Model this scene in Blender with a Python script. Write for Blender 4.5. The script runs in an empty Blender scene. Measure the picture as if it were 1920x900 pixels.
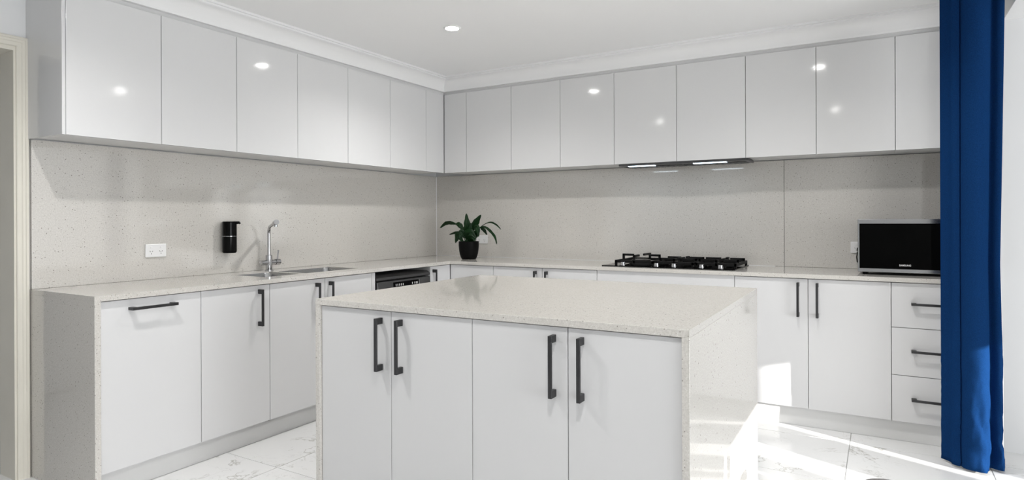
import bpy, bmesh, math, random
from mathutils import Vector, Matrix
random.seed(7)
scene = bpy.context.scene
col = scene.collection
R = math.radians

# ------------------------------------------------------------------ camera
cam_d = bpy.data.cameras.new('camera')
cam_d.sensor_width = 36.0
cam_d.sensor_fit = 'HORIZONTAL'
cam_d.lens = 36.0 * 1171.9 / 1920.0
cam_d.shift_y = -38.5 / 1920.0
cam_d.clip_start = 0.02
cam = bpy.data.objects.new('camera', cam_d)
col.objects.link(cam)
cam.matrix_world = (Matrix.Translation((3.5196, -4.5953, 1.2225)) @ Matrix.Rotation(R(30.53), 4, 'Z')
                    @ Matrix.Rotation(R(90), 4, 'X') @ Matrix.Rotation(R(-0.235), 4, 'Z'))
scene.camera = cam

# ------------------------------------------------------------------ world, sun, daylight, exposure
P_WORLD, P_SUN, P_SIDE = 0.6, 12.0, 160.0        # sky, sun, daylight in the side glass doors
P_LAMP = 69.0                                    # each of the four equal kitchen downlights
EXPOSURE = 0.0
world = bpy.data.worlds.new('sky'); scene.world = world
world.use_nodes = True
bg = world.node_tree.nodes['Background']
bg.inputs[0].default_value = (0.93, 0.97, 1.0, 1)
bg.inputs[1].default_value = P_WORLD

sun_d = bpy.data.lights.new('sun_offscreen', 'SUN')
sun_d.energy = P_SUN
sun_d.angle = R(0.25)
sun_d.color = (1.0, 0.97, 0.92)
sun = bpy.data.objects.new('sun_offscreen', sun_d); col.objects.link(sun)
SUN_DIR = Vector((-0.933, 0.361, -0.250)).normalized()      # the way the light travels
sun.rotation_euler = SUN_DIR.to_track_quat('-Z', 'Y').to_euler()
sun.location = (12, -6, 4)

def window_daylight(name, loc, rot, sx, sy, power):
    d = bpy.data.lights.new(name, 'AREA'); d.shape = 'RECTANGLE'; d.size = sx; d.size_y = sy
    d.energy = power; d.color = (0.96, 0.98, 1.0)
    o = bpy.data.objects.new(name, d); col.objects.link(o); o.location = loc; o.rotation_euler = rot
    return o
window_daylight('daylight_side_doors_offscreen', (8.94, -4.21, 1.02), (R(90), 0, R(90)), 2.98, 1.98, P_SIDE)

scene.view_settings.view_transform = 'Standard'
scene.view_settings.look = 'None'
scene.view_settings.exposure = EXPOSURE
scene.view_settings.gamma = 1.0
scene.view_settings.use_curve_mapping = False

# ------------------------------------------------------------------ materials
def new_mat(name):
    m = bpy.data.materials.new(name); m.use_nodes = True
    nt = m.node_tree
    return m, nt, nt.nodes['Principled BSDF']
def rgb(c): return (c[0], c[1], c[2], 1)
def N(nt, t, **kw):
    n = nt.nodes.new(t)
    for k, v in kw.items():
        if k.startswith('i_'):
            key = k[2:]
            n.inputs[int(key) if key.isdigit() else key.replace('_', ' ')].default_value = v
        else: setattr(n, k, v)
    return n
def plain(name, c, rough=0.5, metal=0.0, spec=0.5, coat=0.0, bump=0.0, bump_scale=300, var=0.0, emit=None, estr=0, sheen=0):
    m, nt, b = new_mat(name)
    b.inputs['Base Color'].default_value = rgb(c)
    b.inputs['Roughness'].default_value = rough
    b.inputs['Metallic'].default_value = metal
    b.inputs['Specular IOR Level'].default_value = spec
    b.inputs['Coat Weight'].default_value = coat
    b.inputs['Coat Roughness'].default_value = 0.05
    if emit:
        b.inputs['Emission Color'].default_value = rgb(emit); b.inputs['Emission Strength'].default_value = estr
    if sheen:
        b.inputs['Sheen Weight'].default_value = sheen
    tc = N(nt, 'ShaderNodeTexCoord')
    if var:
        no = N(nt, 'ShaderNodeTexNoise', i_Scale=6.0, i_Detail=4.0)
        nt.links.new(tc.outputs['Object'], no.inputs['Vector'])
        mx = N(nt, 'ShaderNodeMix', data_type='RGBA')
        mx.inputs[6].default_value = rgb([x * (1 - var) for x in c]); mx.inputs[7].default_value = rgb([min(1, x * (1 + var)) for x in c])
        nt.links.new(no.outputs[0], mx.inputs[0]); nt.links.new(mx.outputs[2], b.inputs['Base Color'])
    if bump:
        no = N(nt, 'ShaderNodeTexNoise', i_Scale=bump_scale, i_Detail=2.0)
        nt.links.new(tc.outputs['Object'], no.inputs['Vector'])
        bp = N(nt, 'ShaderNodeBump', i_Strength=bump, i_Distance=0.002)
        nt.links.new(no.outputs[0], bp.inputs['Height']); nt.links.new(bp.outputs[0], b.inputs['Normal'])
    return m

def stone_mat(name='quartz_stone', lo=(0.555, 0.533, 0.497, 1), hi=(0.66, 0.638, 0.60, 1), rough=0.075, spec=1.0, thr=0.0):
    m, nt, b = new_mat(name)
    L = nt.links.new
    tc = N(nt, 'ShaderNodeTexCoord')
    n1 = N(nt, 'ShaderNodeTexNoise', i_Scale=190.0, i_Detail=3.0, i_Roughness=0.7)
    L(tc.outputs['Object'], n1.inputs['Vector'])
    r1 = N(nt, 'ShaderNodeValToRGB')
    r1.color_ramp.elements[0].position = 0.36; r1.color_ramp.elements[0].color = lo
    r1.color_ramp.elements[1].position = 0.60; r1.color_ramp.elements[1].color = hi
    L(n1.outputs[0], r1.inputs[0])
    prev = r1.outputs[0]
    for sc, th_, rad, c in ((170, 0.955, 0.0022, (0.20, 0.18, 0.15)), (230, 0.92, 0.0015, (0.80, 0.79, 0.76)), (95, 0.97, 0.0026, (0.17, 0.15, 0.125))):
        v = N(nt, 'ShaderNodeTexVoronoi', i_Scale=float(sc), feature='F1')
        L(tc.outputs['Object'], v.inputs['Vector'])
        sep = N(nt, 'ShaderNodeSeparateColor'); L(v.outputs['Color'], sep.inputs[0])
        g = N(nt, 'ShaderNodeMath', operation='GREATER_THAN'); g.inputs[1].default_value = th_; L(sep.outputs[0], g.inputs[0]); g.inputs[1].default_value = th_ - thr
        l = N(nt, 'ShaderNodeMath', operation='LESS_THAN'); l.inputs[1].default_value = rad * sc; L(v.outputs['Distance'], l.inputs[0])
        mu = N(nt, 'ShaderNodeMath', operation='MULTIPLY'); L(g.outputs[0], mu.inputs[0]); L(l.outputs[0], mu.inputs[1])
        m2 = N(nt, 'ShaderNodeMath', operation='MULTIPLY'); m2.inputs[1].default_value = 0.7; L(mu.outputs[0], m2.inputs[0])
        mx = N(nt, 'ShaderNodeMix', data_type='RGBA'); mx.inputs[7].default_value = rgb(c)
        L(m2.outputs[0], mx.inputs[0]); L(prev, mx.inputs[6]); prev = mx.outputs[2]
    L(prev, b.inputs['Base Color'])
    b.inputs['Roughness'].default_value = rough
    b.inputs['Specular IOR Level'].default_value = spec
    return m

def marble_mat():
    m, nt, b = new_mat('marble_tile')
    L = nt.links.new
    tc = N(nt, 'ShaderNodeTexCoord'); oi = N(nt, 'ShaderNodeObjectInfo')
    cmb = N(nt, 'ShaderNodeCombineXYZ')
    k = N(nt, 'ShaderNodeMath', operation='MULTIPLY'); k.inputs[1].default_value = 37.0; L(oi.outputs['Random'], k.inputs[0])
    L(k.outputs[0], cmb.inputs[0]); L(k.outputs[0], cmb.inputs[1])
    ad = N(nt, 'ShaderNodeVectorMath', operation='ADD'); L(tc.outputs['Object'], ad.inputs[0]); L(cmb.outputs[0], ad.inputs[1])
    def vein(scale, width, detail, dist):
        no = N(nt, 'ShaderNodeTexNoise', i_Scale=scale, i_Detail=detail, i_Roughness=0.62, i_Distortion=dist)
        L(ad.outputs[0], no.inputs['Vector'])
        s = N(nt, 'ShaderNodeMath', operation='SUBTRACT'); s.inputs[1].default_value = 0.5; L(no.outputs[0], s.inputs[0])
        a = N(nt, 'ShaderNodeMath', operation='ABSOLUTE'); L(s.outputs[0], a.inputs[0])
        mr = N(nt, 'ShaderNodeMapRange'); mr.inputs[1].default_value = 0.0; mr.inputs[2].default_value = width
        mr.inputs[3].default_value = 1.0; mr.inputs[4].default_value = 0.0; L(a.outputs[0], mr.inputs[0])
        ms = N(nt, 'ShaderNodeTexNoise', i_Scale=3.1, i_Detail=1.0); L(ad.outputs[0], ms.inputs['Vector'])
        mk = N(nt, 'ShaderNodeMapRange'); mk.inputs[1].default_value = 0.42; mk.inputs[2].default_value = 0.58; L(ms.outputs[0], mk.inputs[0])
        mu = N(nt, 'ShaderNodeMath', operation='MULTIPLY'); L(mr.outputs[0], mu.inputs[0]); L(mk.outputs[0], mu.inputs[1])
        return mu.outputs[0]
    v1 = vein(1.7, 0.008, 6.0, 0.6); v2 = vein(3.4, 0.006, 5.0, 0.9)
    cl = N(nt, 'ShaderNodeTexNoise', i_Scale=2.0, i_Detail=3.0); L(ad.outputs[0], cl.inputs['Vector'])
    base = N(nt, 'ShaderNodeMix', data_type='RGBA'); base.inputs[6].default_value = (0.75, 0.755, 0.755, 1); base.inputs[7].default_value = (0.84, 0.84, 0.835, 1)
    L(cl.outputs[0], base.inputs[0])
    m1 = N(nt, 'ShaderNodeMix', data_type='RGBA'); m1.inputs[7].default_value = (0.40, 0.39, 0.36, 1)
    f1 = N(nt, 'ShaderNodeMath', operation='MULTIPLY'); f1.inputs[1].default_value = 0.8; L(v1, f1.inputs[0]); L(f1.outputs[0], m1.inputs[0]); L(base.outputs[2], m1.inputs[6])
    m2 = N(nt, 'ShaderNodeMix', data_type='RGBA'); m2.inputs[7].default_value = (0.5, 0.49, 0.47, 1)
    f2 = N(nt, 'ShaderNodeMath', operation='MULTIPLY'); f2.inputs[1].default_value = 0.5; L(v2, f2.inputs[0]); L(f2.outputs[0], m2.inputs[0]); L(m1.outputs[2], m2.inputs[6])
    L(m2.outputs[2], b.inputs['Base Color'])
    b.inputs['Roughness'].default_value = 0.16
    return m

def velvet_mat():
    m, nt, b = new_mat('blue_velvet')
    L = nt.links.new
    tc = N(nt, 'ShaderNodeTexCoord')
    no = N(nt, 'ShaderNodeTexNoise', i_Scale=420.0, i_Detail=2.0); L(tc.outputs['Object'], no.inputs['Vector'])
    mx = N(nt, 'ShaderNodeMix', data_type='RGBA'); mx.inputs[6].default_value = (0.002, 0.011, 0.046, 1); mx.inputs[7].default_value = (0.010, 0.050, 0.165, 1)
    L(no.outputs[0], mx.inputs[0]); L(mx.outputs[2], b.inputs['Base Color'])
    b.inputs['Roughness'].default_value = 0.85; b.inputs['Specular IOR Level'].default_value = 0.0
    b.inputs['Sheen Weight'].default_value = 0.04; b.inputs['Sheen Tint'].default_value = (0.05, 0.25, 0.75, 1); b.inputs['Sheen Roughness'].default_value = 0.4
    bp = N(nt, 'ShaderNodeBump', i_Strength=0.25, i_Distance=0.001); L(no.outputs[0], bp.inputs['Height']); L(bp.outputs[0], b.inputs['Normal'])
    return m

def leaf_mat():
    m, nt, b = new_mat('leaf_green')
    L = nt.links.new
    tc = N(nt, 'ShaderNodeTexCoord')
    no = N(nt, 'ShaderNodeTexNoise', i_Scale=14.0, i_Detail=3.0); L(tc.outputs['Object'], no.inputs['Vector'])
    mx = N(nt, 'ShaderNodeMix', data_type='RGBA'); mx.inputs[6].default_value = (0.002, 0.008, 0.003, 1); mx.inputs[7].default_value = (0.006, 0.040, 0.007, 1)
    L(no.outputs[0], mx.inputs[0]); L(mx.outputs[2], b.inputs['Base Color'])
    b.inputs['Roughness'].default_value = 0.4; b.inputs['Specular IOR Level'].default_value = 0.2
    return m

M = {
    'gloss': plain('white_gloss_laminate', (0.70, 0.70, 0.702), 0.08, coat=0.0, bump=0.012, bump_scale=9),
    'satin': plain('white_satin_laminate', (0.685, 0.685, 0.69), 0.30, bump=0.02, bump_scale=500),
    'carcass': plain('white_carcass_board', (0.70, 0.70, 0.70), 0.5, bump=0.02),
    'kick': plain('white_kickboard', (0.685, 0.685, 0.68), 0.35, bump=0.02),
    'stone': stone_mat(), 'marble': marble_mat(), 'velvet': velvet_mat(), 'leaf': leaf_mat(),
    'grout': plain('grey_grout', (0.36, 0.36, 0.35), 0.9, bump=0.1),
    'wall': plain('white_wall_paint', (0.78, 0.785, 0.79), 0.6, bump=0.03, bump_scale=250),
    'ceiling': plain('white_ceiling_paint', (0.92, 0.92, 0.92), 0.7, bump=0.02, bump_scale=200),
    'trim': plain('white_trim_paint', (0.87, 0.87, 0.87), 0.45, bump=0.01),
    'cream': plain('cream_gloss_paint', (0.74, 0.71, 0.63), 0.32, var=0.05, bump=0.03, bump_scale=40),
    'gunmetal': plain('gunmetal', (0.065, 0.065, 0.067), 0.38, metal=0.85, bump=0.02),
    'chrome': plain('chrome', (0.50, 0.50, 0.51), 0.07, metal=1.0, bump=0.005),
    'steel': plain('brushed_steel', (0.38, 0.38, 0.38), 0.25, metal=1.0, bump=0.03, bump_scale=600),
    'silver': plain('silver_trim', (0.45, 0.45, 0.46), 0.18, metal=1.0, bump=0.01),
    'black': plain('black_plastic', (0.004, 0.004, 0.004), 0.18, spec=0.10, bump=0.02),
    'iron': plain('black_cast_iron', (0.008, 0.008, 0.008), 0.55, spec=0.18, bump=0.15),
    'glassblack': plain('black_glass', (0.002, 0.002, 0.002), 0.03, spec=0.04, bump=0.002, bump_scale=5),
    'dwgrey': plain('dark_grey_steel', (0.07, 0.07, 0.071), 0.35, metal=0.5, bump=0.03),
    'mesh': plain('dark_hood_filter', (0.03, 0.03, 0.03), 0.4, metal=0.6, bump=0.3, bump_scale=700),
    'white': plain('white_plastic', (0.84, 0.84, 0.84), 0.3, bump=0.005),
    'slot': plain('dark_slot', (0.05, 0.05, 0.05), 0.6, bump=0.01),
    'soil': plain('potting_soil', (0.02, 0.014, 0.009), 0.95, bump=0.8, bump_scale=120),
    'pot': plain('black_ribbed_pot', (0.006, 0.006, 0.006), 0.45, spec=0.06, bump=0.4, bump_scale=160),
    'lining': plain('white_curtain_lining', (0.90, 0.895, 0.885), 0.9, bump=0.1, bump_scale=400),
    'lamp': plain('downlight_lens', (0.9, 0.9, 0.9), 0.4, emit=(1.0, 0.98, 0.95), estr=110, bump=0.01),
    'led': plain('hood_led', (0.8, 0.9, 1), 0.4, emit=(0.72, 0.88, 1.0), estr=3.5, bump=0.01),
    'ink': plain('pale_print', (0.7, 0.7, 0.7), 0.5, bump=0.01),
    'greymetal': plain('grey_bin_lid', (0.11, 0.105, 0.105), 0.45, bump=0.03),
    'frame': plain('window_frame', (0.75, 0.75, 0.75), 0.4, bump=0.01),
    'sheer': plain('sheer_blind', (0.78, 0.78, 0.76), 0.8, bump=0.1),
}

# ------------------------------------------------------------------ mesh helpers
ORG = {}
class MB:
    def __init__(s): s.v = []; s.f = []
    def add(s, vs, fs):
        o = len(s.v); s.v += [tuple(v) for v in vs]; s.f += [tuple(i + o for i in f) for f in fs]; return s
    def box(s, x0, x1, y0, y1, z0, z1):
        return s.add([(x0, y0, z0), (x1, y0, z0), (x1, y1, z0), (x0, y1, z0), (x0, y0, z1), (x1, y0, z1), (x1, y1, z1), (x0, y1, z1)],
                     [(0, 3, 2, 1), (4, 5, 6, 7), (0, 1, 5, 4), (1, 2, 6, 5), (2, 3, 7, 6), (3, 0, 4, 7)])
    def tube(s, path, radii, n=16, caps=True):
        path = [Vector(p) for p in path]
        if not hasattr(radii, '__len__'): radii = [radii] * len(path)
        rings = []; ref = None
        for i, p in enumerate(path):
            a = path[max(0, i - 1)]; b = path[min(len(path) - 1, i + 1)]
            t = (b - a).normalized()
            if ref is None:
                ref = Vector((0, 0, 1)) if abs(t.z) < 0.9 else Vector((1, 0, 0))
            u = (ref - t * ref.dot(t)).normalized(); w = t.cross(u); ref = u
            rings.append([p + (u * math.cos(2 * math.pi * k / n) + w * math.sin(2 * math.pi * k / n)) * radii[i] for k in range(n)])
        vs = [v for r in rings for v in r]; fs = []
        for i in range(len(rings) - 1):
            for k in range(n):
                fs.append((i * n + k, i * n + (k + 1) % n, (i + 1) * n + (k + 1) % n, (i + 1) * n + k))
        if caps:
            fs.append(tuple(reversed(range(n)))); fs.append(tuple((len(rings) - 1) * n + k for k in range(n)))
        return s.add(vs, fs)
    def lathe(s, prof, c, n=32, closed=True):
        vs = []; fs = []
        for (r, z) in prof:
            for k in range(n):
                a = 2 * math.pi * k / n; vs.append((c[0] + r * math.cos(a), c[1] + r * math.sin(a), c[2] + z))
        for i in range(len(prof) - 1):
            for k in range(n):
                fs.append((i * n + k, i * n + (k + 1) % n, (i + 1) * n + (k + 1) % n, (i + 1) * n + k))
        if closed:
            fs.append(tuple(reversed(range(n)))); fs.append(tuple((len(prof) - 1) * n + k for k in range(n)))
        return s.add(vs, fs)
    def loft(s, rings, caps=True):
        n = len(rings[0]); vs = [v for r in rings for v in r]; fs = []
        for i in range(len(rings) - 1):
            for k in range(n):
                fs.append((i * n + k, i * n + (k + 1) % n, (i + 1) * n + (k + 1) % n, (i + 1) * n + k))
        if caps:
            fs.append(tuple(reversed(range(n)))); fs.append(tuple((len(rings) - 1) * n + k for k in range(n)))
        return s.add(vs, fs)
    def build(s, name, mat, parent=None, bevel=0.0, seg=2, origin=None, smooth=True, solid=0.0):
        me = bpy.data.meshes.new(name)
        if parent is not None: og = ORG[parent.name]
        elif origin is not None: og = Vector(origin)
        else: og = Vector((0, 0, 0))
        me.from_pydata([tuple(Vector(v) - og) for v in s.v], [], s.f)
        bm = bmesh.new(); bm.from_mesh(me)
        bmesh.ops.recalc_face_normals(bm, faces=bm.faces)
        if bevel: bmesh.ops.bevel(bm, geom=list(bm.edges), offset=bevel, segments=seg, profile=0.5, affect='EDGES', clamp_overlap=True)
        bm.to_mesh(me); bm.free()
        if smooth and not bevel:
            for p in me.polygons: p.use_smooth = True
            me.set_sharp_from_angle(angle=R(32))
        me.materials.append(M[mat])
        o = bpy.data.objects.new(name, me); col.objects.link(o)
        if parent is not None: o.parent = parent
        else: o.location = og
        ORG[o.name] = og
        if solid:
            md = o.modifiers.new('thickness', 'SOLIDIFY'); md.thickness = solid; md.offset = 0
        return o
def box(name, mat, x0, x1, y0, y1, z0, z1, parent=None, bevel=0.0, seg=2, origin=None):
    return MB().box(x0, x1, y0, y1, z0, z1).build(name, mat, parent, bevel, seg, origin)
def tag(o, label=None, cat=None, group=None, kind=None):
    if label: o['label'] = label
    if cat: o['category'] = cat
    if group: o['group'] = group
    if kind: o['kind'] = kind
    return o
def thing(name, label, cat, loc, group=None, rotz=0):
    o = bpy.data.objects.new(name, None); col.objects.link(o)
    o.empty_display_size = 0.1; o.location = loc; o.rotation_euler = (0, 0, rotz)
    ORG[o.name] = Vector(loc)
    return tag(o, label, cat, group)
def struct(o): o['kind'] = 'structure'; return o

# ------------------------------------------------------------------ key dimensions (metres)
ZC = 0.897          # worktop top
TH = 0.024          # worktop thickness
CD = 0.600          # worktop depth
DF = 0.585          # base door front from wall
UF = 0.347          # left wall cabinet door front (x)
UB = 0.340          # back wall cabinet door front (-y)
ZB, ZT = 1.619, 2.277
CEIL = 2.41
YE = -3.190         # end of the left run

# ------------------------------------------------------------------ structure
X1, Y1 = 9.0, -8.5
PX, PY = 0.607, 0.597
fl = struct(box('floor', 'grout', -1.6, X1, Y1, 0.1, -0.06, -0.0025))
tmesh = None
ix = 0
xs0, ys0 = 0.943 - 4 * PX, -2.524 - 10 * PY
for i in range(17):
    for j in range(15):
        cx = xs0 + PX * (i + 0.5); cy = ys0 + PY * (j + 0.5)
        if cx > X1 - 0.25 or cy > 0.1: continue
        if cx > 0 and cx + PX / 2 < 0.54 and cy > -3.1: continue          # under the left cabinets
        if tmesh is None:
            m_ = MB().box(-PX / 2 + 0.0016, PX / 2 - 0.0016, -PY / 2 + 0.0016, PY / 2 - 0.0016, -0.009, 0.0)
            t = m_.build('tile', 'marble', None, 0.0008, 1); tmesh = t.data
        else:
            t = bpy.data.objects.new('tile', tmesh); col.objects.link(t)
        t.parent = fl; t.location = (cx, cy, 0)

struct(box('ceiling', 'ceiling', -1.6, X1, Y1, 0.1, CEIL, CEIL + 0.1))
# left wall with the doorway into the hall
m_ = MB().box(-0.12, 0, YE - 0.03, 0.1, -0.05, CEIL).box(-0.12, 0, -4.06, YE - 0.03, 2.06, CEIL).box(-0.12, 0, Y1, -4.06, -0.05, CEIL)
struct(m_.build('wall_left', 'wall'))
struct(box('wall_back', 'wall', 0, 4.1, 0, 0.1, -0.05, CEIL))
struct(box('wall_right', 'wall', 3.99, 4.1, -0.48, 0, -0.05, CEIL))
struct(box('wall_side', 'wall', 4.1, X1, -0.48, -0.36, -0.05, CEIL))
# hall beyond the doorway
struct(box('wall_hall', 'wall', -1.6, -0.12, YE + 0.01, YE + 0.11, -0.05, CEIL))
struct(box('wall_hall_end', 'wall', -1.7, -1.6, Y1, YE + 0.11, -0.05, CEIL))
struct(box('baseboard_hall', 'marble', -1.6, -0.16, YE - 0.001, YE + 0.01, 0, 0.143, None, 0.002))
# outer walls with the openings for the side glass doors and the made-up rear window
m_ = MB().box(-0.12, 0.4, Y1 - 0.1, Y1, -0.05, CEIL).box(7.4, X1 + 0.1, Y1 - 0.1, Y1, -0.05, CEIL).box(0.4, 7.4, Y1 - 0.1, Y1, 2.2, CEIL)
struct(m_.build('wall_front', 'wall'))
HEAD = 2.03
m_ = MB().box(X1, X1 + 0.1, -2.72, 0.1, -0.05, CEIL).box(X1, X1 + 0.1, Y1, -5.7, -0.05, CEIL).box(X1, X1 + 0.1, -5.7, -2.72, HEAD, CEIL)
struct(m_.build('wall_outer', 'wall'))
w = struct(MB().box(X1 + 0.02, X1 + 0.08, -5.7, -5.64, 0, HEAD).box(X1 + 0.02, X1 + 0.08, -2.78, -2.72, 0, HEAD)
           .box(X1 + 0.02, X1 + 0.08, -5.7, -2.72, HEAD - 0.05, HEAD).box(X1 + 0.02, X1 + 0.08, -5.7, -2.72, 0, 0.03).build('window_1', 'frame'))
box('stile', 'frame', X1 + 0.02, X1 + 0.07, -4.545, -4.49, 0, HEAD, w)
box('stile', 'frame', X1 + 0.02, X1 + 0.07, -3.713, -3.53, 0, HEAD, w)
box('stile', 'frame', X1 + 0.02, X1 + 0.07, -3.83, -3.753, 0, HEAD, w)
box('blind_stack', 'sheer', X1 - 0.03, X1 + 0.01, -3.31, -2.948, 0.02, HEAD - 0.02, w)
box('blind_stack', 'sheer', X1 - 0.03, X1 + 0.01, -5.68, -4.58, 0.02, HEAD - 0.02, w)
w2 = struct(MB().box(0.4, 0.46, Y1 - 0.08, Y1 - 0.02, 0, 2.2).box(7.34, 7.4, Y1 - 0.08, Y1 - 0.02, 0, 2.2).box(0.4, 7.4, Y1 - 0.08, Y1 - 0.02, 2.14, 2.2).build('added_window', 'frame'))  # made-up window behind the camera, added for daylight, shut by the panels below
for xx in (2.1, 3.87, 5.6): box('stile', 'frame', xx, xx + 0.06, Y1 - 0.08, Y1 - 0.02, 0, 2.2, w2)
for xa, xb in ((0.47, 2.09), (2.17, 3.86), (3.94, 5.59), (5.67, 7.33)): box('sun_blocker', 'sheer', xa, xb, Y1 - 0.06, Y1 - 0.045, 0.01, 2.13, w2)  # unseen opaque panels, added to keep sun and sky out of the rear opening
# bulkhead between kitchen and living room, over the curtain
struct(box('trim_1', 'ceiling', 4.075, 4.16, Y1, -0.48, 2.252, CEIL))
# bulkheads over the wall cabinets and the cornices in front of them
struct(box('trim_2', 'carcass', 0, UF - 0.014, YE, 0, ZT + 0.001, CEIL))
struct(box('trim_3', 'carcass', UF - 0.014, 3.99, -UB + 0.014, 0, ZT + 0.001, CEIL))
prof = [(-0.02, 2.298), (0.010, 2.298), (0.013, 2.306)]
for k in range(7):
    a = R(90) * k / 6
    prof.append((0.013 + 0.058 * (1 - math.cos(a)), 2.309 + 0.075 * math.sin(a)))
prof += [(0.074, 2.386), (0.074, 2.396), (0.084, 2.397), (0.084, CEIL), (-0.02, CEIL)]
m_ = MB().loft([[(UF + o, YE, z) for o, z in prof], [(UF + o, -UB - o, z) for o, z in prof]])
struct(m_.build('trim_4', 'trim'))
m_ = MB().loft([[(UF + o, -UB - o, z) for o, z in prof], [(3.99, -UB - o, z) for o, z in prof]])
struct(m_.build('trim_5', 'trim'))
# door frame of the doorway beside the cabinets
d = struct(MB().box(-0.155, 0.0, YE - 0.060, YE - 0.030, 0, 2.06).box(-0.155, 0.0, -4.06, -4.03, 0, 2.06).box(-0.155, 0.0, -4.03, YE - 0.06, 2.03, 2.06).build('door_1', 'cream'))
ap = [(0.0, 0.0), (0.018, 0.0), (0.021, 0.004), (0.021, 0.012), (0.017, 0.015), (0.016, 0.024), (0.012, 0.028), (0.011, 0.042), (0.008, 0.046), (0.0, 0.046)]
yo, yf = YE - 0.005, -4.085
m_ = MB().loft([[(t_, yo - w_, 0) for t_, w_ in ap], [(t_, yo - w_, 2.0955 - w_) for t_, w_ in ap], [(t_, yf + w_, 2.0955 - w_) for t_, w_ in ap], [(t_, yf + w_, 0) for t_, w_ in ap]])
m_.build('architrave', 'cream', d)

# ------------------------------------------------------------------ handles
def handle(parent, axis, a0, a1, c, face, normal, mat='gunmetal'):
    """bar handle from a0 to a1 along axis ('z','x','y'); c = other in-plane coordinate; face = door plane; normal = 'x+' or 'y-'"""
    m_ = MB()
    def bx(p0, p1, q0, q1, h0, h1):       # p along the handle, q across it, h off the door
        if normal == 'y-':
            if axis == 'z': m_.box(q0, q1, face - h1, face - h0, p0, p1)
            else: m_.box(p0, p1, face - h1, face - h0, q0, q1)
        else:
            if axis == 'z': m_.box(face + h0, face + h1, q0, q1, p0, p1)
            else: m_.box(face + h0, face + h1, p0, p1, q0, q1)
    W = 0.0066
    bx(a0, a1, c - W, c + W, 0.030, 0.038)
    bx(a0, a0 + 0.024, c - W, c + W, 0.0, 0.0301)
    bx(a1 - 0.024, a1, c - W, c + W, 0.0, 0.0301)
    return m_.build('handle', mat, parent, 0.0012, 2)

G = 0.0015   # half the gap between two doors
# ------------------------------------------------------------------ wall cabinets
def wall_cabinet_left(ys, label, filler=False):
    t = thing('wall_cabinet', label, 'cabinet', (UF / 2, (ys[0] + ys[-1]) / 2, ZB), 'white gloss wall cabinets')
    box('body', 'carcass', 0, UF - 0.020, ys[0] + 0.0005, ys[-1] - 0.0005, ZB + 0.002, ZT, t)
    for a, b in zip(ys[:-1], ys[1:]):
        box('filler_panel' if filler else 'door', 'gloss', UF - 0.019, UF, a + G, b - G, ZB - 0.003, ZT - 0.002, t, 0.0012)
    return t
def wall_cabinet_back(xs, label, filler=False):
    t = thing('wall_cabinet', label, 'cabinet', ((xs[0] + xs[-1]) / 2, -UB / 2, ZB), 'white gloss wall cabinets')
    box('body', 'carcass', xs[0] + 0.0005, xs[-1] - 0.0005, -UB + 0.020, 0, ZB + 0.002, ZT, t)
    for a, b in zip(xs[:-1], xs[1:]):
        box('filler_panel' if filler else 'door', 'gloss', a + G, b - G, -UB, -UB + 0.019, ZB - 0.003, ZT - 0.002, t, 0.0012)
    return t
wc = wall_cabinet_left([-3.185, -2.747, -2.312], 'white gloss two-door wall cabinet beside the cream door frame')
tag(box('end_panel', 'gloss', 0, UF, YE - 0.010, -3.1855, ZB - 0.003, ZT, wc, 0.001), 'grey-looking white side panel facing the doorway')
wall_cabinet_left([-2.312, -1.878, -1.444], 'white gloss two-door wall cabinet above the tap and sink')
wall_cabinet_left([-1.444, -1.012, -0.580], 'white gloss two-door wall cabinet above the dishwasher')
wall_cabinet_left([-0.580, -UB - 0.002], 'narrow white filler cabinet in the inside corner, on the tap wall', True)
wall_cabinet_back([UF + 0.002, 0.575], 'narrow white filler cabinet in the inside corner, on the cooktop wall', True)
wall_cabinet_back([0.575, 1.005, 1.435], 'white gloss two-door wall cabinet above the potted plant')
wall_cabinet_back([1.435, 1.867], 'white gloss single-door wall cabinet next to the range hood cabinet, plant side')
wall_cabinet_back([1.867, 2.319, 2.768], 'white gloss two-door wall cabinet holding the range hood above the cooktop')
wall_cabinet_back([2.768, 3.181, 3.595], 'white gloss two-door wall cabinet between range hood cabinet and end cabinet')
wall_cabinet_back([3.595, 3.988], 'white gloss single-door wall cabinet above the microwave, beside the blue curtain')

# ------------------------------------------------------------------ base cabinets
ZD0, ZD1 = 0.112, 0.868
def base_left(ys, label, doors, kick=True, sink=False, group='white base cabinets'):
    """doors: list of (y0, y1, handle) with handle = ('v', y) / ('h', y0, y1) / None"""
    t = thing('base_cabinet', label, 'cabinet', (DF / 2, (ys[0] + ys[1]) / 2, 0), group)
    a_, b_, zt_ = ys[0] + 0.0005, ys[1] - 0.0005, ZC - TH - 0.001
    if sink:      # open carcass of boards around the bowls
        MB().box(0.02, DF - 0.020, a_, a_ + 0.016, 0.10, zt_).box(0.02, DF - 0.020, b_ - 0.016, b_, 0.10, zt_).box(0.02, DF - 0.020, a_, b_, 0.10, 0.116).box(0.02, 0.032, a_, b_, 0.10, zt_).build('body', 'carcass', t)
    else:
        box('body', 'carcass', 0.02, DF - 0.020, a_, b_, 0.10, zt_, t)
    if kick: box('kickboard', 'kick', 0.40, 0.548, ys[0], ys[1], 0.001, 0.0995, t)
    for (a, b, h) in doors:
        dd = box('door', 'satin', DF - 0.019, DF, a + G, b - G, ZD0, ZD1, t, 0.0012)
        if h and h[0] == 'v': handle(dd, 'z', 0.646, 0.846, h[1], DF, 'x+')
        if h and h[0] == 'h': handle(dd, 'y', h[1], h[2], 0.826, DF, 'x+')
    return t
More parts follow.
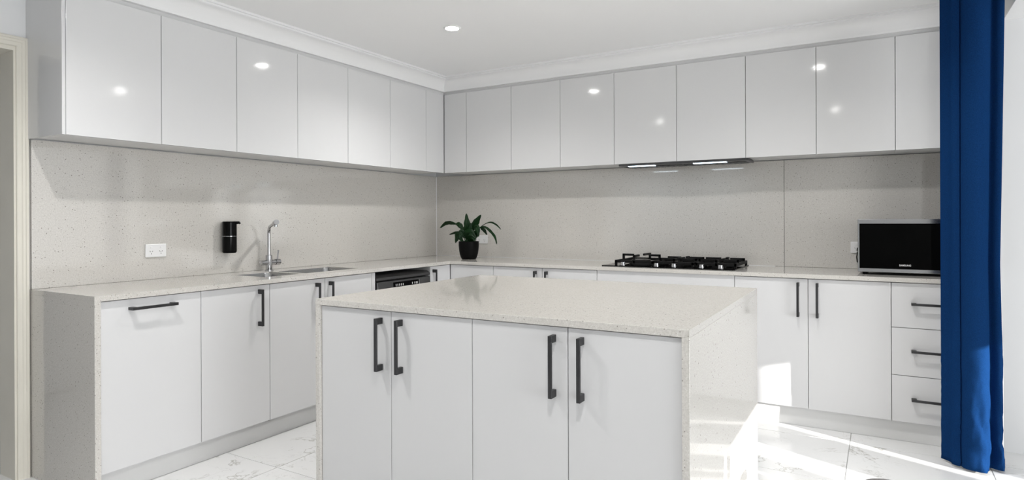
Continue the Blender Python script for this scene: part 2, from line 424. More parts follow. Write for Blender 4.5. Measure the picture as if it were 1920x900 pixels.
def base_back(xs, label, doors, ztop=ZD1, group='white base cabinets'):
    t = thing('base_cabinet', label, 'cabinet', ((xs[0] + xs[1]) / 2, -DF / 2, 0), group)
    box('body', 'carcass', xs[0] + 0.0005, xs[1] - 0.0005, -DF + 0.020, -0.02, 0.10, ZC - TH - 0.001, t)
    box('kickboard', 'kick', xs[0], xs[1], -0.560, -0.40, 0.001, 0.0995, t)
    for (a, b, h) in doors:
        dd = box('door', 'satin', a + G, b - G, -DF, -DF + 0.019, ZD0, ztop, t, 0.0012)
        if h: handle(dd, 'z', 0.648, 0.848, h, -DF, 'y-')
    return t
base_left((-3.164, -2.690), 'white base cabinet with one horizontal bar handle beside stone end panel', [(-3.162, -2.690, ('h', -3.042, -2.828))])
base_left((-2.690, -2.281), 'white single-door base cabinet between horizontal-handled cabinet and sink cabinet', [(-2.690, -2.281, ('v', -2.352))])
base_left((-2.281, -1.436), 'white two-door base cabinet under the sink, next to the dishwasher', [(-2.281, -1.879, ('v', -1.949)), (-1.879, -1.470, ('v', -1.843)), (-1.470, -1.436, None)], sink=True)
base_left((-0.838, -0.5865), 'narrow white corner base cabinet between dishwasher and inside corner', [(-0.838, -0.5865, ('v', -0.806))], kick=True)
base_back((0.5865, 0.988), 'white corner base cabinet without handle below the potted plant', [(0.5865, 0.988, None)])
base_back((0.988, 1.832), 'white two-door base cabinet between plant corner and cooktop', [(0.988, 1.406, 1.357), (1.406, 1.832, 1.447)])
base_back((1.832, 2.743), 'wide white base cabinet without handles under the gas cooktop', [(1.832, 2.743, None)], ztop=0.8715)
base_back((2.743, 3.568), 'white two-door base cabinet between cooktop and drawer unit', [(2.743, 3.154, 3.102), (3.154, 3.568, 3.203)])
t = thing('drawer_unit', 'white three-drawer unit under the microwave, beside the blue curtain', 'drawers', (3.77, -DF / 2, 0), 'white base cabinets')
box('body', 'carcass', 3.5685, 3.985, -DF + 0.020, -0.02, 0.10, ZC - TH - 0.001, t)
box('kickboard', 'kick', 3.568, 3.985, -0.560, -0.40, 0.001, 0.0995, t)
for z0, z1, hz in ((0.626, ZD1, 0.757), (0.366, 0.623, 0.502), (ZD0, 0.363, 0.241)):
    dd = box('drawer', 'satin', 3.568 + G, 3.985, -DF, -DF + 0.019, z0, z1, t, 0.0012)
    handle(dd, 'x', 3.660, 3.862, hz, -DF, 'y-')

# ------------------------------------------------------------------ worktop (continuous, L-shaped) and splashbacks
SB = [(-2.225, -1.955), (-1.925, -1.475)]     # sink bowls (y ranges)
SX = (0.165, 0.475)
wt = thing('worktop', 'speckled beige stone worktop running along both walls with waterfall end', 'worktop', (0.3, -1.6, ZC))
m_ = MB()
ycuts = sorted({YE, SB[0][0], SB[0][1], SB[1][0], SB[1][1], -CD, -0.001}); xcuts = sorted({0.001, SX[0], SX[1], CD, 3.985})
idx = {}
def wv(x, y, z):
    k = (round(x, 4), round(y, 4), round(z, 4))
    if k not in idx: idx[k] = len(m_.v); m_.v.append(k)
    return idx[k]
cells = {}
for i in range(len(xcuts) - 1):
    for j in range(len(ycuts) - 1):
        xa, xb, ya, yb = xcuts[i], xcuts[i + 1], ycuts[j], ycuts[j + 1]
        inside = (xb <= CD + 1e-6) or (ya >= -CD - 1e-6)
        hole = abs(xa - SX[0]) < 1e-6 and any(abs(ya - s[0]) < 1e-6 and abs(yb - s[1]) < 1e-6 for s in SB)
        cells[i, j] = inside and not hole
for (i, j), on_ in cells.items():
    if not on_: continue
    xa, xb, ya, yb = xcuts[i], xcuts[i + 1], ycuts[j], ycuts[j + 1]
    z0, z1 = ZC - TH, ZC
    m_.f.append((wv(xa, ya, z1), wv(xb, ya, z1), wv(xb, yb, z1), wv(xa, yb, z1)))
    m_.f.append((wv(xa, yb, z0), wv(xb, yb, z0), wv(xb, ya, z0), wv(xa, ya, z0)))
    for di, dj, p, q in ((-1, 0, (xa, yb), (xa, ya)), (1, 0, (xb, ya), (xb, yb)), (0, -1, (xa, ya), (xb, ya)), (0, 1, (xb, yb), (xa, yb))):
        if not cells.get((i + di, j + dj), False):
            m_.f.append((wv(*p, z0), wv(*q, z0), wv(*q, z1), wv(*p, z1)))
m_.build('slab', 'stone', wt)
box('end_panel', 'stone', 0.001, CD, YE, -3.1645, 0.001, ZC - TH, wt, 0.0008, 1)
SPL = (ZC + 0.0005, ZB - 0.004)
tag(box('splashback', 'stone', 0.0005, 0.020, YE + 0.003, -0.0205, *SPL, None, 0.001, 1, (0.01, -1.6, ZC)), 'long speckled beige stone splashback behind the tap', 'splashback')
sp_ = tag(box('splashback', 'stone', 0.0005, 2.957, -0.020, -0.0005, *SPL, None, 0.001, 1, (1.5, -0.01, ZC)), 'wide speckled beige stone splashback behind plant and cooktop', 'splashback')
box('sealant', 'white', 0.0202, 0.0245, -0.0245, -0.0202, ZC + 0.001, ZB - 0.006, sp_)
box('sealant', 'white', 0.025, 2.9, -0.0235, -0.0202, ZC + 0.0004, ZC + 0.003, sp_)
tag(box('splashback', 'stone', 2.9595, 3.988, -0.020, -0.0005, *SPL, None, 0.001, 1, (3.4, -0.01, ZC)), 'shorter speckled stone splashback slab behind the microwave', 'splashback')

# ------------------------------------------------------------------ island
IW, ID_ = 1.537, 1.259
icx, icy = (1.4925 + 3.0295) / 2, (-2.7689 - 1.5100) / 2
isl = thing('island_worktop', 'stone island top with waterfall sides on both ends', 'worktop', (icx, icy, 0), None, R(0.71))
ORG[isl.name] = Vector((0, 0, 0))
hx, hy, st = IW / 2, ID_ / 2, 0.023
box('top_slab', 'stone', -hx, hx, -hy, hy, ZC - TH, ZC, isl, 0.0012, 2)
box('waterfall_panel', 'stone', -hx, -hx + st, -hy, hy, 0.001, ZC - TH, isl, 0.0008, 1)
box('waterfall_panel', 'stone', hx - st, hx, -hy, hy, 0.001, ZC - TH, isl, 0.0008, 1)
hd = {0: +1, 1: -1, 2: +1, 3: -1}
dw_ = (IW - 2 * st) / 4
FR = -hy + 0.012
for c in range(2):
    xa = -hx + st + c * 2 * dw_; xb = xa + 2 * dw_
    t = thing('island_cabinet', ('white two-door island cabinet under the island end nearer the sink wall', 'white two-door island cabinet under the sunlit island end')[c], 'cabinet', (icx, icy, 0), 'white island cabinets', R(0.71))
    ORG[t.name] = Vector((0, 0, 0))
    box('body', 'carcass', xa + 0.001, xb - 0.001, FR + 0.020, hy - 0.02, 0.10, ZC - TH - 0.001, t)
    box('kickboard', 'kick', xa + 0.001, xb - 0.001, FR + 0.05, FR + 0.068, 0.001, 0.0995, t)
    for k in range(2):
        a = xa + k * dw_; q = 2 * c + k
        dd = box('door', 'satin', a + G, a + dw_ - G, FR, FR + 0.019, 0.108, ZC - TH - 0.004, t, 0.0012)
        hxp = a + dw_ - 0.048 if hd[q] > 0 else a + 0.052
        handle(dd, 'z', 0.640, 0.844, hxp, FR, 'y-')

# ------------------------------------------------------------------ sink and tap
t = thing('sink', 'undermount stainless steel double-bowl sink sunk into the worktop', 'sink', (0.32, -1.85, 0.70))
for ya, yb in SB:
    m_ = MB(); e = 0.004; n = 6
    def ring(x0, x1, y0, y1, z, r):
        out = []
        for cx_, cy_, a0 in ((x1 - r, y1 - r, 0), (x0 + r, y1 - r, 90), (x0 + r, y0 + r, 180), (x1 - r, y0 + r, 270)):
            for k in range(n + 1):
                a = R(a0 + 90 * k / n); out.append((cx_ + r * math.cos(a), cy_ + r * math.sin(a), z))
        return out
    zr = ZC - 0.0035
    m_.loft([ring(SX[0] + .0005, SX[1] - .0005, ya + .0005, yb - .0005, zr, 0.004), ring(SX[0] + 0.012, SX[1] - 0.012, ya + 0.012, yb - 0.012, zr, 0.035),
             ring(SX[0] + 0.014, SX[1] - 0.014, ya + 0.014, yb - 0.014, zr - 0.006, 0.035),
             ring(SX[0] + 0.018, SX[1] - 0.018, ya + 0.018, yb - 0.018, ZC - 0.17, 0.03),
             ring(SX[0] + 0.04, SX[1] - 0.04, ya + 0.04, yb - 0.04, ZC - 0.185, 0.02)], caps=False)
    o_ = len(m_.v); m_.f.append(tuple(range(o_ - 4 * (n + 1), o_)))
    bowl = m_.build('bowl', 'steel', t)
    MB().lathe([(0.0, 0.004), (0.036, 0.004), (0.042, 0.0)], (0.32, (ya + yb) / 2, ZC - 0.184), 24, False).build('drain', 'chrome', bowl)

fx, fy = 0.085, -1.892
t = thing('tap', 'chrome kitchen mixer tap with tall pipe and side lever', 'tap', (fx, fy, ZC))
MB().lathe([(0.027, 0), (0.027, 0.004), (0.021, 0.007), (0.0205, 0.098), (0.018, 0.101)], (fx, fy, ZC + 0.0003), 28).build('body', 'chrome', t)
sd = Vector((0.905, -0.42, 0)).normalized()
path = [(fx, fy, ZC + 0.095), (fx, fy, 1.14)]
top = Vector((fx, fy, 1.14))
for k in range(1, 7):
    a = R(80) * k / 6
    path.append(tuple(top + sd * 0.045 * (1 - math.cos(a)) + Vector((0, 0, 1)) * 0.045 * math.sin(a)))
last = Vector(path[-1]); dirn = (sd * 0.985 + Vector((0, 0, 0.17))).normalized()
path += [tuple(last + dirn * 0.05), tuple(last + dirn * 0.15)]
MB().tube(path, 0.0105, 18).build('spout', 'chrome', t)
tip = Vector(path[-1])
MB().tube([tip - dirn * 0.028, tip + dirn * 0.012], 0.0165, 20).tube([tip - dirn * 0.008, tip - dirn * 0.008 - Vector((0, 0, 0.026))], 0.011, 16).build('spout_head', 'chrome', t)
lv = MB().tube([(fx, fy - 0.062, 0.949), (fx, fy - 0.060, 0.949), (fx, fy + 0.048, 0.949)], [0.012, 0.0165, 0.0165], 20).build('valve_barrel', 'chrome', t)
cp = MB().tube([(fx, fy + 0.049, 0.949), (fx, fy + 0.082, 0.949), (fx, fy + 0.085, 0.949)], [0.0195, 0.0195, 0.017], 20).build('lever_cap', 'chrome', t)
MB().tube([(fx, fy + 0.066, 0.965), (fx, fy + 0.074, 1.026)], [0.0042, 0.0050], 10).build('lever', 'chrome', cp)

# ------------------------------------------------------------------ soap dispenser, power points
t = thing('soap_dispenser', 'black cylindrical soap dispenser with silver band mounted on the splashback', 'dispenser', (0.06, -2.164, 1.02))
cx_, cy_ = 0.066, -2.164
MB().lathe([(0.036, 0.0), (0.041, 0.006), (0.042, 0.012), (0.042, 0.101)], (cx_, cy_, 1.024), 32).build('tank', 'black', t)
MB().lathe([(0.0425, 0.0), (0.0425, 0.0035)], (cx_, cy_, 1.1255), 32).build('band', 'chrome', t)
MB().lathe([(0.042, 0.0), (0.042, 0.082), (0.038, 0.088)], (cx_, cy_, 1.1293), 32).build('cover', 'black', t)
box('wall_bracket', 'black', 0.0202, 0.034, cy_ - 0.006, cy_ + 0.024, 1.05, 1.20, t, 0.003)
MB().tube([(cx_ + 0.02, cy_ + 0.02, 1.208), (cx_ + 0.038, cy_ + 0.040, 1.210), (cx_ + 0.042, cy_ + 0.044, 1.202)], [0.010, 0.008, 0.006], 12).build('nozzle', 'black', t)

def power_point(label, c, wall):
    """double power point 116 x 73 mm"""
    t = thing('power_point', label, 'power point', c, 'white double power points')
    def bx(name, mat, a0, a1, z0, z1, h0, h1, parent, bev=0.0):
        if wall == 'left': return box(name, mat, c[0] + h0, c[0] + h1, c[1] + a0, c[1] + a1, c[2] + z0, c[2] + z1, parent, bev)
        return box(name, mat, c[0] + a0, c[0] + a1, c[1] - h1, c[1] - h0, c[2] + z0, c[2] + z1, parent, bev)
    p = bx('plate', 'white', -0.058, 0.058, -0.0365, 0.0365, 0.0, 0.010, t, 0.003)
    for s in (-1, 1):
        r = bx('rocker', 'white', s * 0.027 - 0.006, s * 0.027 + 0.006, 0.013, 0.023, 0.0098, 0.0125, t, 0.001)
        m_ = MB()
        for (dx, dz, ang) in ((-0.0065, -0.004, 30), (0.0065, -0.004, -30), (0, -0.0165, 0)):
            ca, sa = math.cos(R(ang)), math.sin(R(ang))
            q = [(-0.0011, -0.004), (0.0011, -0.004), (0.0011, 0.004), (-0.0011, 0.004)]
            pts = [(s * 0.027 + dx + a * ca - b * sa, dz + a * sa + b * ca) for a, b in q]
            lo, hi = [], []
            for a, b in pts:
                for lst, h in ((lo, 0.0095), (hi, 0.0104)):
                    lst.append((c[0] + h, c[1] + a, c[2] + b) if wall == 'left' else (c[0] + a, c[1] - h, c[2] + b))
            m_.loft([lo, hi])
        m_.build('socket_slots', 'slot', t)
    return t
power_point('white double power point on the splashback between door frame and soap dispenser', (0.0202, -2.596, 1.057), 'left')
power_point('white double power point partly hidden behind the potted plant', (0.520, -0.0202, 1.050), 'back')
power_point('white double power point half hidden behind the microwave', (3.411, -0.0202, 1.034), 'back')

# ------------------------------------------------------------------ dishwasher
t = thing('dishwasher', 'dark grey dishwasher with control panel under the worktop', 'dishwasher', (0.3, -1.137, 0))
ya, yb = -1.424, -0.850
box('cabinet_body', 'dwgrey', 0.05, 0.545, ya, yb, 0.05, 0.805, t, 0.003)
m_ = MB().loft([[(0.05, y, 0.806), (0.572, y, 0.806), (0.588, y, 0.811), (0.586, y, 0.826), (0.560, y, 0.842), (0.05, y, 0.842)] for y in (ya - 0.004, yb + 0.004)])
m_.build('lid', 'dwgrey', t)
dd = MB().loft([[(0.546, y, 0.11), (0.578, y, 0.11), (0.594, y, 0.73), (0.588, y, 0.798), (0.546, y, 0.798)] for y in (ya, yb)]).build('door', 'dwgrey', t)
def dwf(z): return 0.594 - (z - 0.73) / 0.068 * 0.006
pn = MB().loft([[(dwf(0.752) - 0.002, y, 0.752), (dwf(0.752) + 0.0012, y, 0.752), (dwf(0.786) + 0.0012, y, 0.786), (dwf(0.786) - 0.002, y, 0.786)] for y in (-1.262, -0.985)]).build('control_panel', 'glassblack', t)
m_ = MB()
for yy in (-1.238, -1.219, -1.200, -1.181, -1.162, -1.060, -1.035, -1.018, -1.004):
    m_.box(dwf(0.765) + 0.0008, dwf(0.765) + 0.0022, yy, yy + 0.006, 0.758, 0.773)
m_.build('button_marks', 'ink', pn)['kind'] = 'stuff'
MB().loft([[(dwf(0.750), y, 0.750), (dwf(0.750) + 0.003, y, 0.750), (dwf(0.789) + 0.003, y, 0.789), (dwf(0.789), y, 0.789)] for y in (-0.985, -0.979)]).build('panel_trim', 'silver', t)
box('plinth', 'black', 0.45, 0.53, ya, yb, 0.001, 0.0495, t)
m_ = MB().loft([[(0.586, y, 0.12), (0.600, y, 0.73), (0.594, y, 0.797), (0.586, y, 0.797)] for y in (ya - 0.002, ya + 0.003)])
m_.build('edge_trim', 'silver', dd)

# ------------------------------------------------------------------ cooktop
kx0, kx1, ky0, ky1 = 1.845, 2.735, -0.530, -0.045
t = thing('cooktop', 'black glass five-burner gas cooktop with cast iron trivets', 'cooktop', ((kx0 + kx1) / 2, -0.29, ZC))
zg = ZC + 0.006
box('glass_plate', 'glassblack', kx0, kx1, ky0, ky1, ZC + 0.0003, zg, t, 0.002)
for (bx_, by_, r) in ((2.045, -0.275, 0.070), (2.330, -0.375, 0.036), (2.330, -0.160, 0.045), (2.605, -0.375, 0.036), (2.605, -0.160, 0.045)):
    b_ = MB().lathe([(r * 1.25, 0), (r * 1.2, 0.008), (r, 0.010), (r * 0.98, 0.022)], (bx_, by_, zg), 28).build('burner', 'iron', t)
    MB().lathe([(r * 0.92, 0.022), (r * 0.92, 0.029), (r * 0.8, 0.032)], (bx_, by_, zg), 28).build('burner_cap', 'black', b_)
    MB().lathe([(r * 1.0, 0.0101), (r * 1.10, 0.0135), (r * 1.0, 0.014)], (bx_, by_, zg), 28, False).build('burner_ring', 'steel', b_)
def trivet(x0, x1, y0, y1, zt, centers, tall=False):
    m_ = MB(); b = 0.015
    zf = zg + 0.032
    m_.box(x0, x1, y0, y0 + b, zf - 0.019, zf); m_.box(x0, x1, y1 - b, y1, zf - 0.019, zf)
    m_.box(x0, x0 + b, y0, y1, zf - 0.019, zf); m_.box(x1 - b, x1, y0, y1, zf - 0.019, zf)
    for px_ in (x0, x1 - b):
        for py_ in (y0, y1 - b): m_.box(px_, px_ + b, py_, py_ + b, zg + 0.0003, zf - 0.018)
    if len(centers) > 1:
        ym = (y0 + y1) / 2; m_.box(x0, x1, ym - b / 2, ym + b / 2, zf - 0.019, zf)
    for (cx_, cy_, ri) in centers:
        ylo = y0 if len(centers) == 1 or cy_ < (y0 + y1) / 2 else (y0 + y1) / 2
        yhi = y1 if len(centers) == 1 or cy_ > (y0 + y1) / 2 else (y0 + y1) / 2
        m_.box(x0, cx_ - ri, cy_ - b / 2, cy_ + b / 2, zt - 0.015, zt); m_.box(cx_ + ri, x1, cy_ - b / 2, cy_ + b / 2, zt - 0.015, zt)
        m_.box(cx_ - b / 2, cx_ + b / 2, ylo, cy_ - ri, zt - 0.015, zt); m_.box(cx_ - b / 2, cx_ + b / 2, cy_ + ri, yhi, zt - 0.015, zt)
        for (qx, qy) in ((x0 + b / 2, cy_), (x1 - b / 2, cy_), (cx_, ylo + b / 2), (cx_, yhi - b / 2)):
            m_.box(qx - b / 2, qx + b / 2, qy - b / 2, qy + b / 2, zf - 0.019, zt)
    return m_.build('trivet', 'iron', t, 0.0012, 1)
trivet(1.905, 2.185, -0.435, -0.075, 0.972, [(2.045, -0.275, 0.055)])
trivet(2.205, 2.460, -0.455, -0.075, 0.955, [(2.330, -0.365, 0.030), (2.330, -0.165, 0.030)])
trivet(2.472, 2.730, -0.455, -0.075, 0.955, [(2.605, -0.365, 0.030), (2.605, -0.165, 0.030)])
for kx in (1.985, 2.222, 2.340, 2.520, 2.640):
    kn = MB().lathe([(0.019, 0), (0.019, 0.003), (0.0165, 0.005), (0.0155, 0.021), (0.014, 0.023)], (kx, -0.487, zg + 0.0003), 24).build('knob', 'chrome', t)

# ------------------------------------------------------------------ range hood
t = thing('range_hood', 'slim dark undermount range hood with two light strips over the cooktop', 'range hood', (2.34, -0.23, 1.60))
hz = 1.600
box('housing', 'dwgrey', 1.900, 2.780, -0.337, -0.110, hz, ZB - 0.0035, t, 0.002)
for a, b in ((1.925, 2.335), (2.345, 2.755)):
    fpan = box('filter', 'mesh', a, b, -0.262, -0.125, hz - 0.003, hz + 0.002, t, 0.001)
    m_ = MB()
    for k in range(9): m_.box(a + 0.02 + k * (b - a - 0.04) / 9, a + 0.035 + k * (b - a - 0.04) / 9, -0.255, -0.132, hz - 0.0045, hz - 0.0028)
    m_.build('filter_ribs', 'dwgrey', fpan)
for a, b in ((1.965, 2.155), (2.425, 2.640)):
    box('light_strip', 'led', a, b, -0.322, -0.280, hz - 0.004, hz + 0.001, t)
    ld = bpy.data.lights.new('hood_glow', 'AREA'); ld.shape = 'RECTANGLE'; ld.size = b - a; ld.size_y = 0.04; ld.energy = 0.22; ld.color = (0.85, 0.93, 1)
    lo = bpy.data.objects.new('hood_glow', ld); col.objects.link(lo); lo.parent = t; lo.location = Vector(((a + b) / 2, -0.30, hz - 0.006)) - Vector(t.location)

# ------------------------------------------------------------------ microwave
t = thing('microwave', 'black glass microwave with silver frame on the worktop', 'microwave', (3.65, -0.27, ZC))
mx0, mx1, my0, my1, mz0, mz1 = 3.405, 3.915, -0.46, -0.09, 0.911, 1.216
box('case', 'dwgrey', mx0 + 0.004, mx1 - 0.004, my0 + 0.022, my1, mz0, mz1 - 0.002, t, 0.003)
dr = box('door', 'silver', mx0, 3.861, my0, my0 + 0.0215, mz0 + 0.002, mz1, t, 0.002)
box('door_glass', 'glassblack', 3.4135, 3.8575, my0 - 0.0025, my0 + 0.004, 0.9335, 1.1905, dr, 0.001)
pn = box('control_panel', 'silver', 3.8625, mx1, my0, my0 + 0.0215, mz0 + 0.002, mz1, t, 0.002)
box('panel_glass', 'glassblack', 3.8645, mx1 - 0.004, my0 - 0.0025, my0 + 0.004, 0.9335, 1.1905, pn, 0.001)
m_ = MB()
for zz in (1.075, 1.09, 1.115, 1.13, 1.15): m_.box(3.8735, 3.8775, my0 - 0.0031, my0 - 0.0024, zz, zz + 0.004); m_.box(3.885, 3.900, my0 - 0.0031, my0 - 0.0024, zz, zz + 0.004)
m_.box(3.874, 3.876, my0 - 0.0031, my0 - 0.0024, 0.948, 0.970).box(3.874, 3.902, my0 - 0.0031, my0 - 0.0024, 0.968, 0.970).box(3.874, 3.902, my0 - 0.0031, my0 - 0.0024, 0.948, 0.950)
m_.build('button_marks', 'ink', pn)['kind'] = 'stuff'
for qx in (3.44, 3.88):
    for qy in (-0.42, -0.13): MB().lathe([(0.012, 0.0003), (0.014, 0.0145)], (qx, qy, ZC), 14).build('foot', 'black', t)
fc = bpy.data.curves.new('lettering', 'FONT'); fc.body = 'SAMSUNG'; fc.size = 0.0135; fc.align_x = 'CENTER'; fc.extrude = 0.0003; fc.offset = 0.0003
fo = bpy.data.objects.new('lettering_tmp', fc); col.objects.link(fo)
dg = bpy.context.evaluated_depsgraph_get(); dg.update()
tme = bpy.data.meshes.new_from_object(fo.evaluated_get(dg)); bpy.data.objects.remove(fo)
xs_ = [v.co.x for v in tme.vertices]; wdt = max(xs_) - min(xs_); k = 0.056 / wdt
tme.transform(Matrix.Translation(Vector((3.637, my0 - 0.0026, 0.951)) - Vector(t.location)) @ Matrix.Rotation(R(90), 4, 'X') @ Matrix.Diagonal((k, 1.0, 1, 1)))
tme.materials.clear(); tme.materials.append(M['white'])
lo = bpy.data.objects.new('lettering', tme); col.objects.link(lo); lo.parent = dr
ORG[lo.name] = Vector(t.location)
MB().tube([(3.40, -0.036, 1.018), (3.392, -0.05, 1.005), (3.388, -0.055, 0.975), (3.391, -0.055, 0.945), (3.405, -0.06, 0.925), (3.44, -0.085, 0.95), (3.46, -0.092, 0.97)], 0.0035, 8).build('power_cord', 'black', t)
box('plug', 'black', 3.388, 3.412, -0.048, -0.0325, 1.012, 1.034, t, 0.003)

# ------------------------------------------------------------------ potted plant
pc = Vector((0.592, -0.335, ZC))
t = thing('potted_plant', 'dark green peace lily in a black ribbed pot on the corner worktop', 'plant', tuple(pc))
MB().lathe([(0.056, 0.0005), (0.060, 0.004), (0.068, 0.020), (0.0755, 0.045), (0.081, 0.080), (0.084, 0.115), (0.0835, 0.146), (0.080, 0.148), (0.077, 0.146), (0.076, 0.12)], tuple(pc), 36, False).build('pot', 'pot', t)
MB().lathe([(0.0, 0.0006), (0.056, 0.0005)], tuple(pc), 36, False).build('pot_base', 'pot', t)
MB().lathe([(0.079, 0.128), (0.05, 0.133), (0.0, 0.136)], tuple(pc), 24, False).build('soil', 'soil', t)
def leaf(pts, wmax, wstart=0.25, peak=0.42, twist=0.0, stem=0.3):
    """pts: (dx, dy, dz) spine from the pot; stalk for the first `stem` share, blade after"""
    P = [pc + Vector(p) for p in pts]
    n = 16; sp = []
    for i in range(n + 1):                     # Catmull-Rom through the points
        f = i / n * (len(P) - 1); k = min(int(f), len(P) - 2); u = f - k
        p0 = P[max(0, k - 1)]; p1 = P[k]; p2 = P[k + 1]; p3 = P[min(len(P) - 1, k + 2)]
        sp.append(0.5 * ((2 * p1) + (p2 - p0) * u + (2 * p0 - 5 * p1 + 4 * p2 - p3) * u * u + (3 * p1 - p0 - 3 * p2 + p3) * u ** 3))
    view = Vector((0.57, -0.82, 0))
    m_ = MB(); vs = []; fs = []
    for i, p in enumerate(sp):
        s = i / n
        tg = (sp[min(n, i + 1)] - sp[max(0, i - 1)]).normalized()
        side = tg.cross(view).normalized()
        nrm = side.cross(tg).normalized()
        side = (side * math.cos(twist) + nrm * math.sin(twist)).normalized(); nrm = side.cross(tg).normalized()
        if s < stem: wd = 0.0028
        else:
            q = (s - stem) / (1 - stem)
            wd = 0.0028 + wmax * (math.sin(math.pi * q ** (math.log(0.5) / math.log(peak))) ** 1.15 if 0 < q < 1 else 0)
            wd *= (1 + 0.10 * math.sin(23 * q))
        if i == n: wd = 0.0006
        vs += [p - side * wd + nrm * wd * 0.35, p, p + side * wd + nrm * wd * 0.35]
        if i:
            a = 3 * (i - 1); b = 3 * i
            fs += [(a, a + 1, b + 1, b), (a + 1, a + 2, b + 2, b + 1)]
    m_.add(vs, fs)
    return m_.build('leaf', 'leaf', t, solid=0.0018)
B = 0.13
leaf([(-0.01, 0, B), (-0.015, 0.0, 0.21), (-0.016, 0.0, 0.29), (-0.017, -0.01, 0.378)], 0.026, stem=0.25)
leaf([(0.01, 0, B), (0.025, 0, 0.22), (0.060, 0.01, 0.295), (0.122, 0.0, 0.366)], 0.026, stem=0.35)
leaf([(-0.02, 0, B), (-0.065, 0, 0.25), (-0.13, -0.01, 0.293), (-0.225, 0, 0.300), (-0.295, 0, 0.255)], 0.015, stem=0.40, peak=0.5, twist=0.5)
leaf([(-0.01, 0, B), (-0.045, -0.02, 0.24), (-0.075, -0.03, 0.285), (-0.12, -0.02, 0.287)], 0.018, stem=0.3)
leaf([(0.02, 0, B), (0.10, 0.01, 0.255), (0.19, 0.01, 0.300), (0.26, 0.0, 0.285), (0.312, 0, 0.245)], 0.008, stem=0.42, twist=0.9)
leaf([(0.02, 0, B), (0.10, 0, 0.25), (0.165, -0.01, 0.265), (0.245, 0, 0.195), (0.272, 0, 0.125)], 0.010, stem=0.40, twist=0.6)
leaf([(0.02, -0.01, B), (0.06, -0.01, 0.245), (0.095, -0.02, 0.262), (0.110, -0.02, 0.185)], 0.020, stem=0.45)
leaf([(0.02, 0.02, B), (0.08, 0.02, 0.25), (0.12, 0.03, 0.25), (0.16, 0.03, 0.20)], 0.012, stem=0.45)
leaf([(-0.02, 0, B), (-0.07, 0, 0.20), (-0.12, 0, 0.220), (-0.20, 0, 0.200)], 0.012, stem=0.3, twist=0.6)
leaf([(0.0, -0.03, B), (0.02, -0.05, 0.20), (0.06, -0.06, 0.22), (0.115, -0.06, 0.165)], 0.030, stem=0.2)
leaf([(0.03, -0.01, B), (0.06, -0.02, 0.19), (0.08, -0.02, 0.225), (0.085, -0.02, 0.235)], 0.030, stem=0.1)
leaf([(-0.03, -0.02, B), (-0.06, -0.03, 0.19), (-0.085, -0.04, 0.20), (-0.105, -0.04, 0.13)], 0.020, stem=0.2)
leaf([(-0.02, 0.02, B), (-0.04, 0.03, 0.22), (-0.06, 0.04, 0.245), (-0.115, 0.04, 0.24)], 0.022, stem=0.25)
leaf([(0.0, 0.0, B), (-0.005, 0.0, 0.19), (-0.01, -0.02, 0.24), (0.005, -0.03, 0.285)], 0.022, stem=0.15)
leaf([(0.01, 0.0, B), (0.02, 0.0, 0.19), (0.03, -0.02, 0.25), (0.035, -0.02, 0.30)], 0.016, stem=0.15)
leaf([(0.02, -0.03, B), (0.05, -0.05, 0.175), (0.075, -0.06, 0.19), (0.105, -0.06, 0.15)], 0.024, stem=0.15)
leaf([(-0.02, -0.04, B), (-0.04, -0.06, 0.17), (-0.05, -0.065, 0.20), (-0.07, -0.07, 0.145)], 0.018, stem=0.15)
leaf([(-0.01, -0.03, B), (-0.02, -0.05, 0.20), (-0.035, -0.06, 0.225), (-0.04, -0.08, 0.17)], 0.020, stem=0.2)

# ------------------------------------------------------------------ curtain
t = thing('curtain', 'deep blue velvet curtain gathered at the end of the cabinets', 'curtain', (3.94, -0.88, 0.0))
CP = Vector((3.5196, -4.5953, 0)); FW = Vector((-math.sin(R(30.53)), math.cos(R(30.53)), 0)); RT = Vector((math.cos(R(30.53)), math.sin(R(30.53)), 0))
plan = [(0.000, 0.165), (0.013, 0.120), (0.004, 0.085), (0.020, 0.060), (0.028, 0.065), (0.024, 0.030), (0.038, 0.004), (0.058, -0.012), (0.082, -0.016), (0.106, -0.006), (0.128, 0.012),
        (0.142, 0.034), (0.154, 0.038), (0.166, 0.014), (0.182, 0.004), (0.195, 0.022), (0.197, 0.060), (0.186, 0.110), (0.170, 0.150)]
base_pt = Vector((3.863, -0.930, 0))
def smooth_plan(pl, n):
    out = []
    P = [Vector((a, b)) for a, b in pl]
    for i in range(n + 1):
        f = i / n * (len(P) - 1); k = min(int(f), len(P) - 2); u = f - k
        p0 = P[max(0, k - 1)]; p1 = P[k]; p2 = P[k + 1]; p3 = P[min(len(P) - 1, k + 2)]
        out.append(0.5 * ((2 * p1) + (p2 - p0) * u + (2 * p0 - 5 * p1 + 4 * p2 - p3) * u * u + (3 * p1 - p0 - 3 * p2 + p3) * u ** 3))
    return out
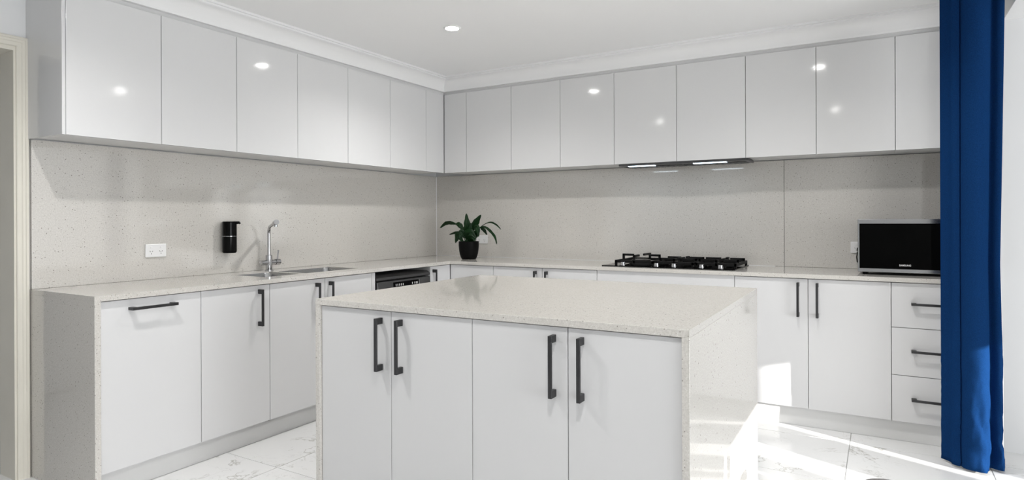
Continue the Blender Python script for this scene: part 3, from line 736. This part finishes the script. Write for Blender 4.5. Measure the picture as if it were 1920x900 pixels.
def drape(pl, name, mat, z0, z1, pucker, lean, solid):
    sp = smooth_plan(pl, 90); rows = 110; vs = []; fs = []
    from mathutils import noise
    for r in range(rows + 1):
        z = z0 + (z1 - z0) * r / rows
        for i, p in enumerate(sp):
            s, d_ = p
            fr = i / 90
            s2 = s + lean(z) * max(0, (s / 0.197))
            if pucker:
                am = max(0.0, (0.75 - z) / 0.75)
                d_ = d_ + am * 0.012 * noise.noise((s * 26, z * 13 + s * 9, 1.3)) * (0.3 + 1.0 * min(1, s / 0.06)) + am * 0.007 * noise.noise((s * 55, z * 45 - s * 30, 4.1))
                s2 += am * 0.003 * noise.noise((s * 20, z * 10, 7.7))
            q = base_pt + RT * s2 + FW * d_
            vs.append((q.x, q.y, z))
    n = len(sp)
    for r in range(rows):
        for i in range(n - 1):
            fs.append((r * n + i, r * n + i + 1, (r + 1) * n + i + 1, (r + 1) * n + i))
    return MB().add(vs, fs).build(name, mat, t, solid=solid)
def lean(z):
    if z > 1.5: return 0.016 * (z - 1.5) / 0.75
    if z > 0.5: return -0.012 * (1 - abs(z - 1.0) / 0.5)
    return 0.0
drape(plan, 'fabric', 'velvet', 0.012, 2.345, True, lean, 0.002)
drape([(0.190, 0.075), (0.200, 0.060), (0.210, 0.052), (0.220, 0.052), (0.229, 0.058), (0.232, 0.080), (0.222, 0.120)], 'lining', 'lining', 0.055, 2.345, False, lambda z: -0.014 * min(1, max(0, (z - 0.5) / 0.6)), 0.0016)
drape([(0.198, 0.054), (0.210, 0.047), (0.220, 0.047), (0.231, 0.053), (0.236, 0.080)], 'hem', 'velvet', 0.006, 0.050, False, lambda z: 0.0, 0.0016)
t2 = thing('curtain_rail', 'white curtain rail fixed to the ceiling above the blue curtain', 'curtain rail', (4.0, -1.2, 2.35))
box('track', 'frame', 4.0, 4.035, -4.0, -0.60, 2.347, 2.4098, t2, 0.002)
box('bracket', 'frame', 3.86, 4.03, -0.93, -0.80, 2.347, 2.37, t2, 0.002)

# ------------------------------------------------------------------ small grey bin
t = thing('bin', 'small round dark grey object standing on the sunlit floor tiles', 'bin', (3.540, -2.085, 0.0))
bc = (3.540, -2.085, 0.0)
MB().lathe([(0.070, 0.0005), (0.074, 0.01), (0.082, 0.26), (0.083, 0.272)], bc, 36).build('body', 'greymetal', t)
MB().lathe([(0.085, 0.2725), (0.085, 0.285), (0.078, 0.294), (0.05, 0.2995), (0.0, 0.301)], bc, 36, False).build('lid', 'greymetal', t)

# ------------------------------------------------------------------ downlights
def downlight(x, y, label, beam):
    t = thing('downlight', label, 'downlight', (x, y, CEIL), 'recessed ceiling downlights')
    MB().lathe([(0.040, -0.0005), (0.042, -0.006), (0.050, -0.006), (0.054, -0.0005)], (x, y, CEIL), 40, False).build('trim_ring', 'trim', t)
    MB().lathe([(0.0, -0.0035), (0.0405, -0.0035)], (x, y, CEIL), 40, False).build('lens', 'lamp', t)
    d = bpy.data.lights.new(beam, 'SPOT'); d.energy = P_LAMP; d.spot_size = R(150); d.spot_blend = 0.9; d.shadow_soft_size = 0.035
    d.color = (1.0, 0.985, 0.965)
    o = bpy.data.objects.new(beam, d); col.objects.link(o); o.parent = t; o.location = (0, 0, -0.012)
downlight(1.24, -1.45, 'round white downlight in the kitchen ceiling above the island, sink side', 'downlight_beam')
downlight(3.11, -1.52, 'round white downlight in the kitchen ceiling above the sunlit island end', 'downlight_island_end_offscreen')
downlight(1.22, -3.52, 'round white downlight in the ceiling in front of the sink-wall cabinets', 'downlight_sink_wall_offscreen')
downlight(3.10, -3.72, 'round white downlight in the ceiling in front of the island, curtain side', 'downlight_curtain_side_offscreen')
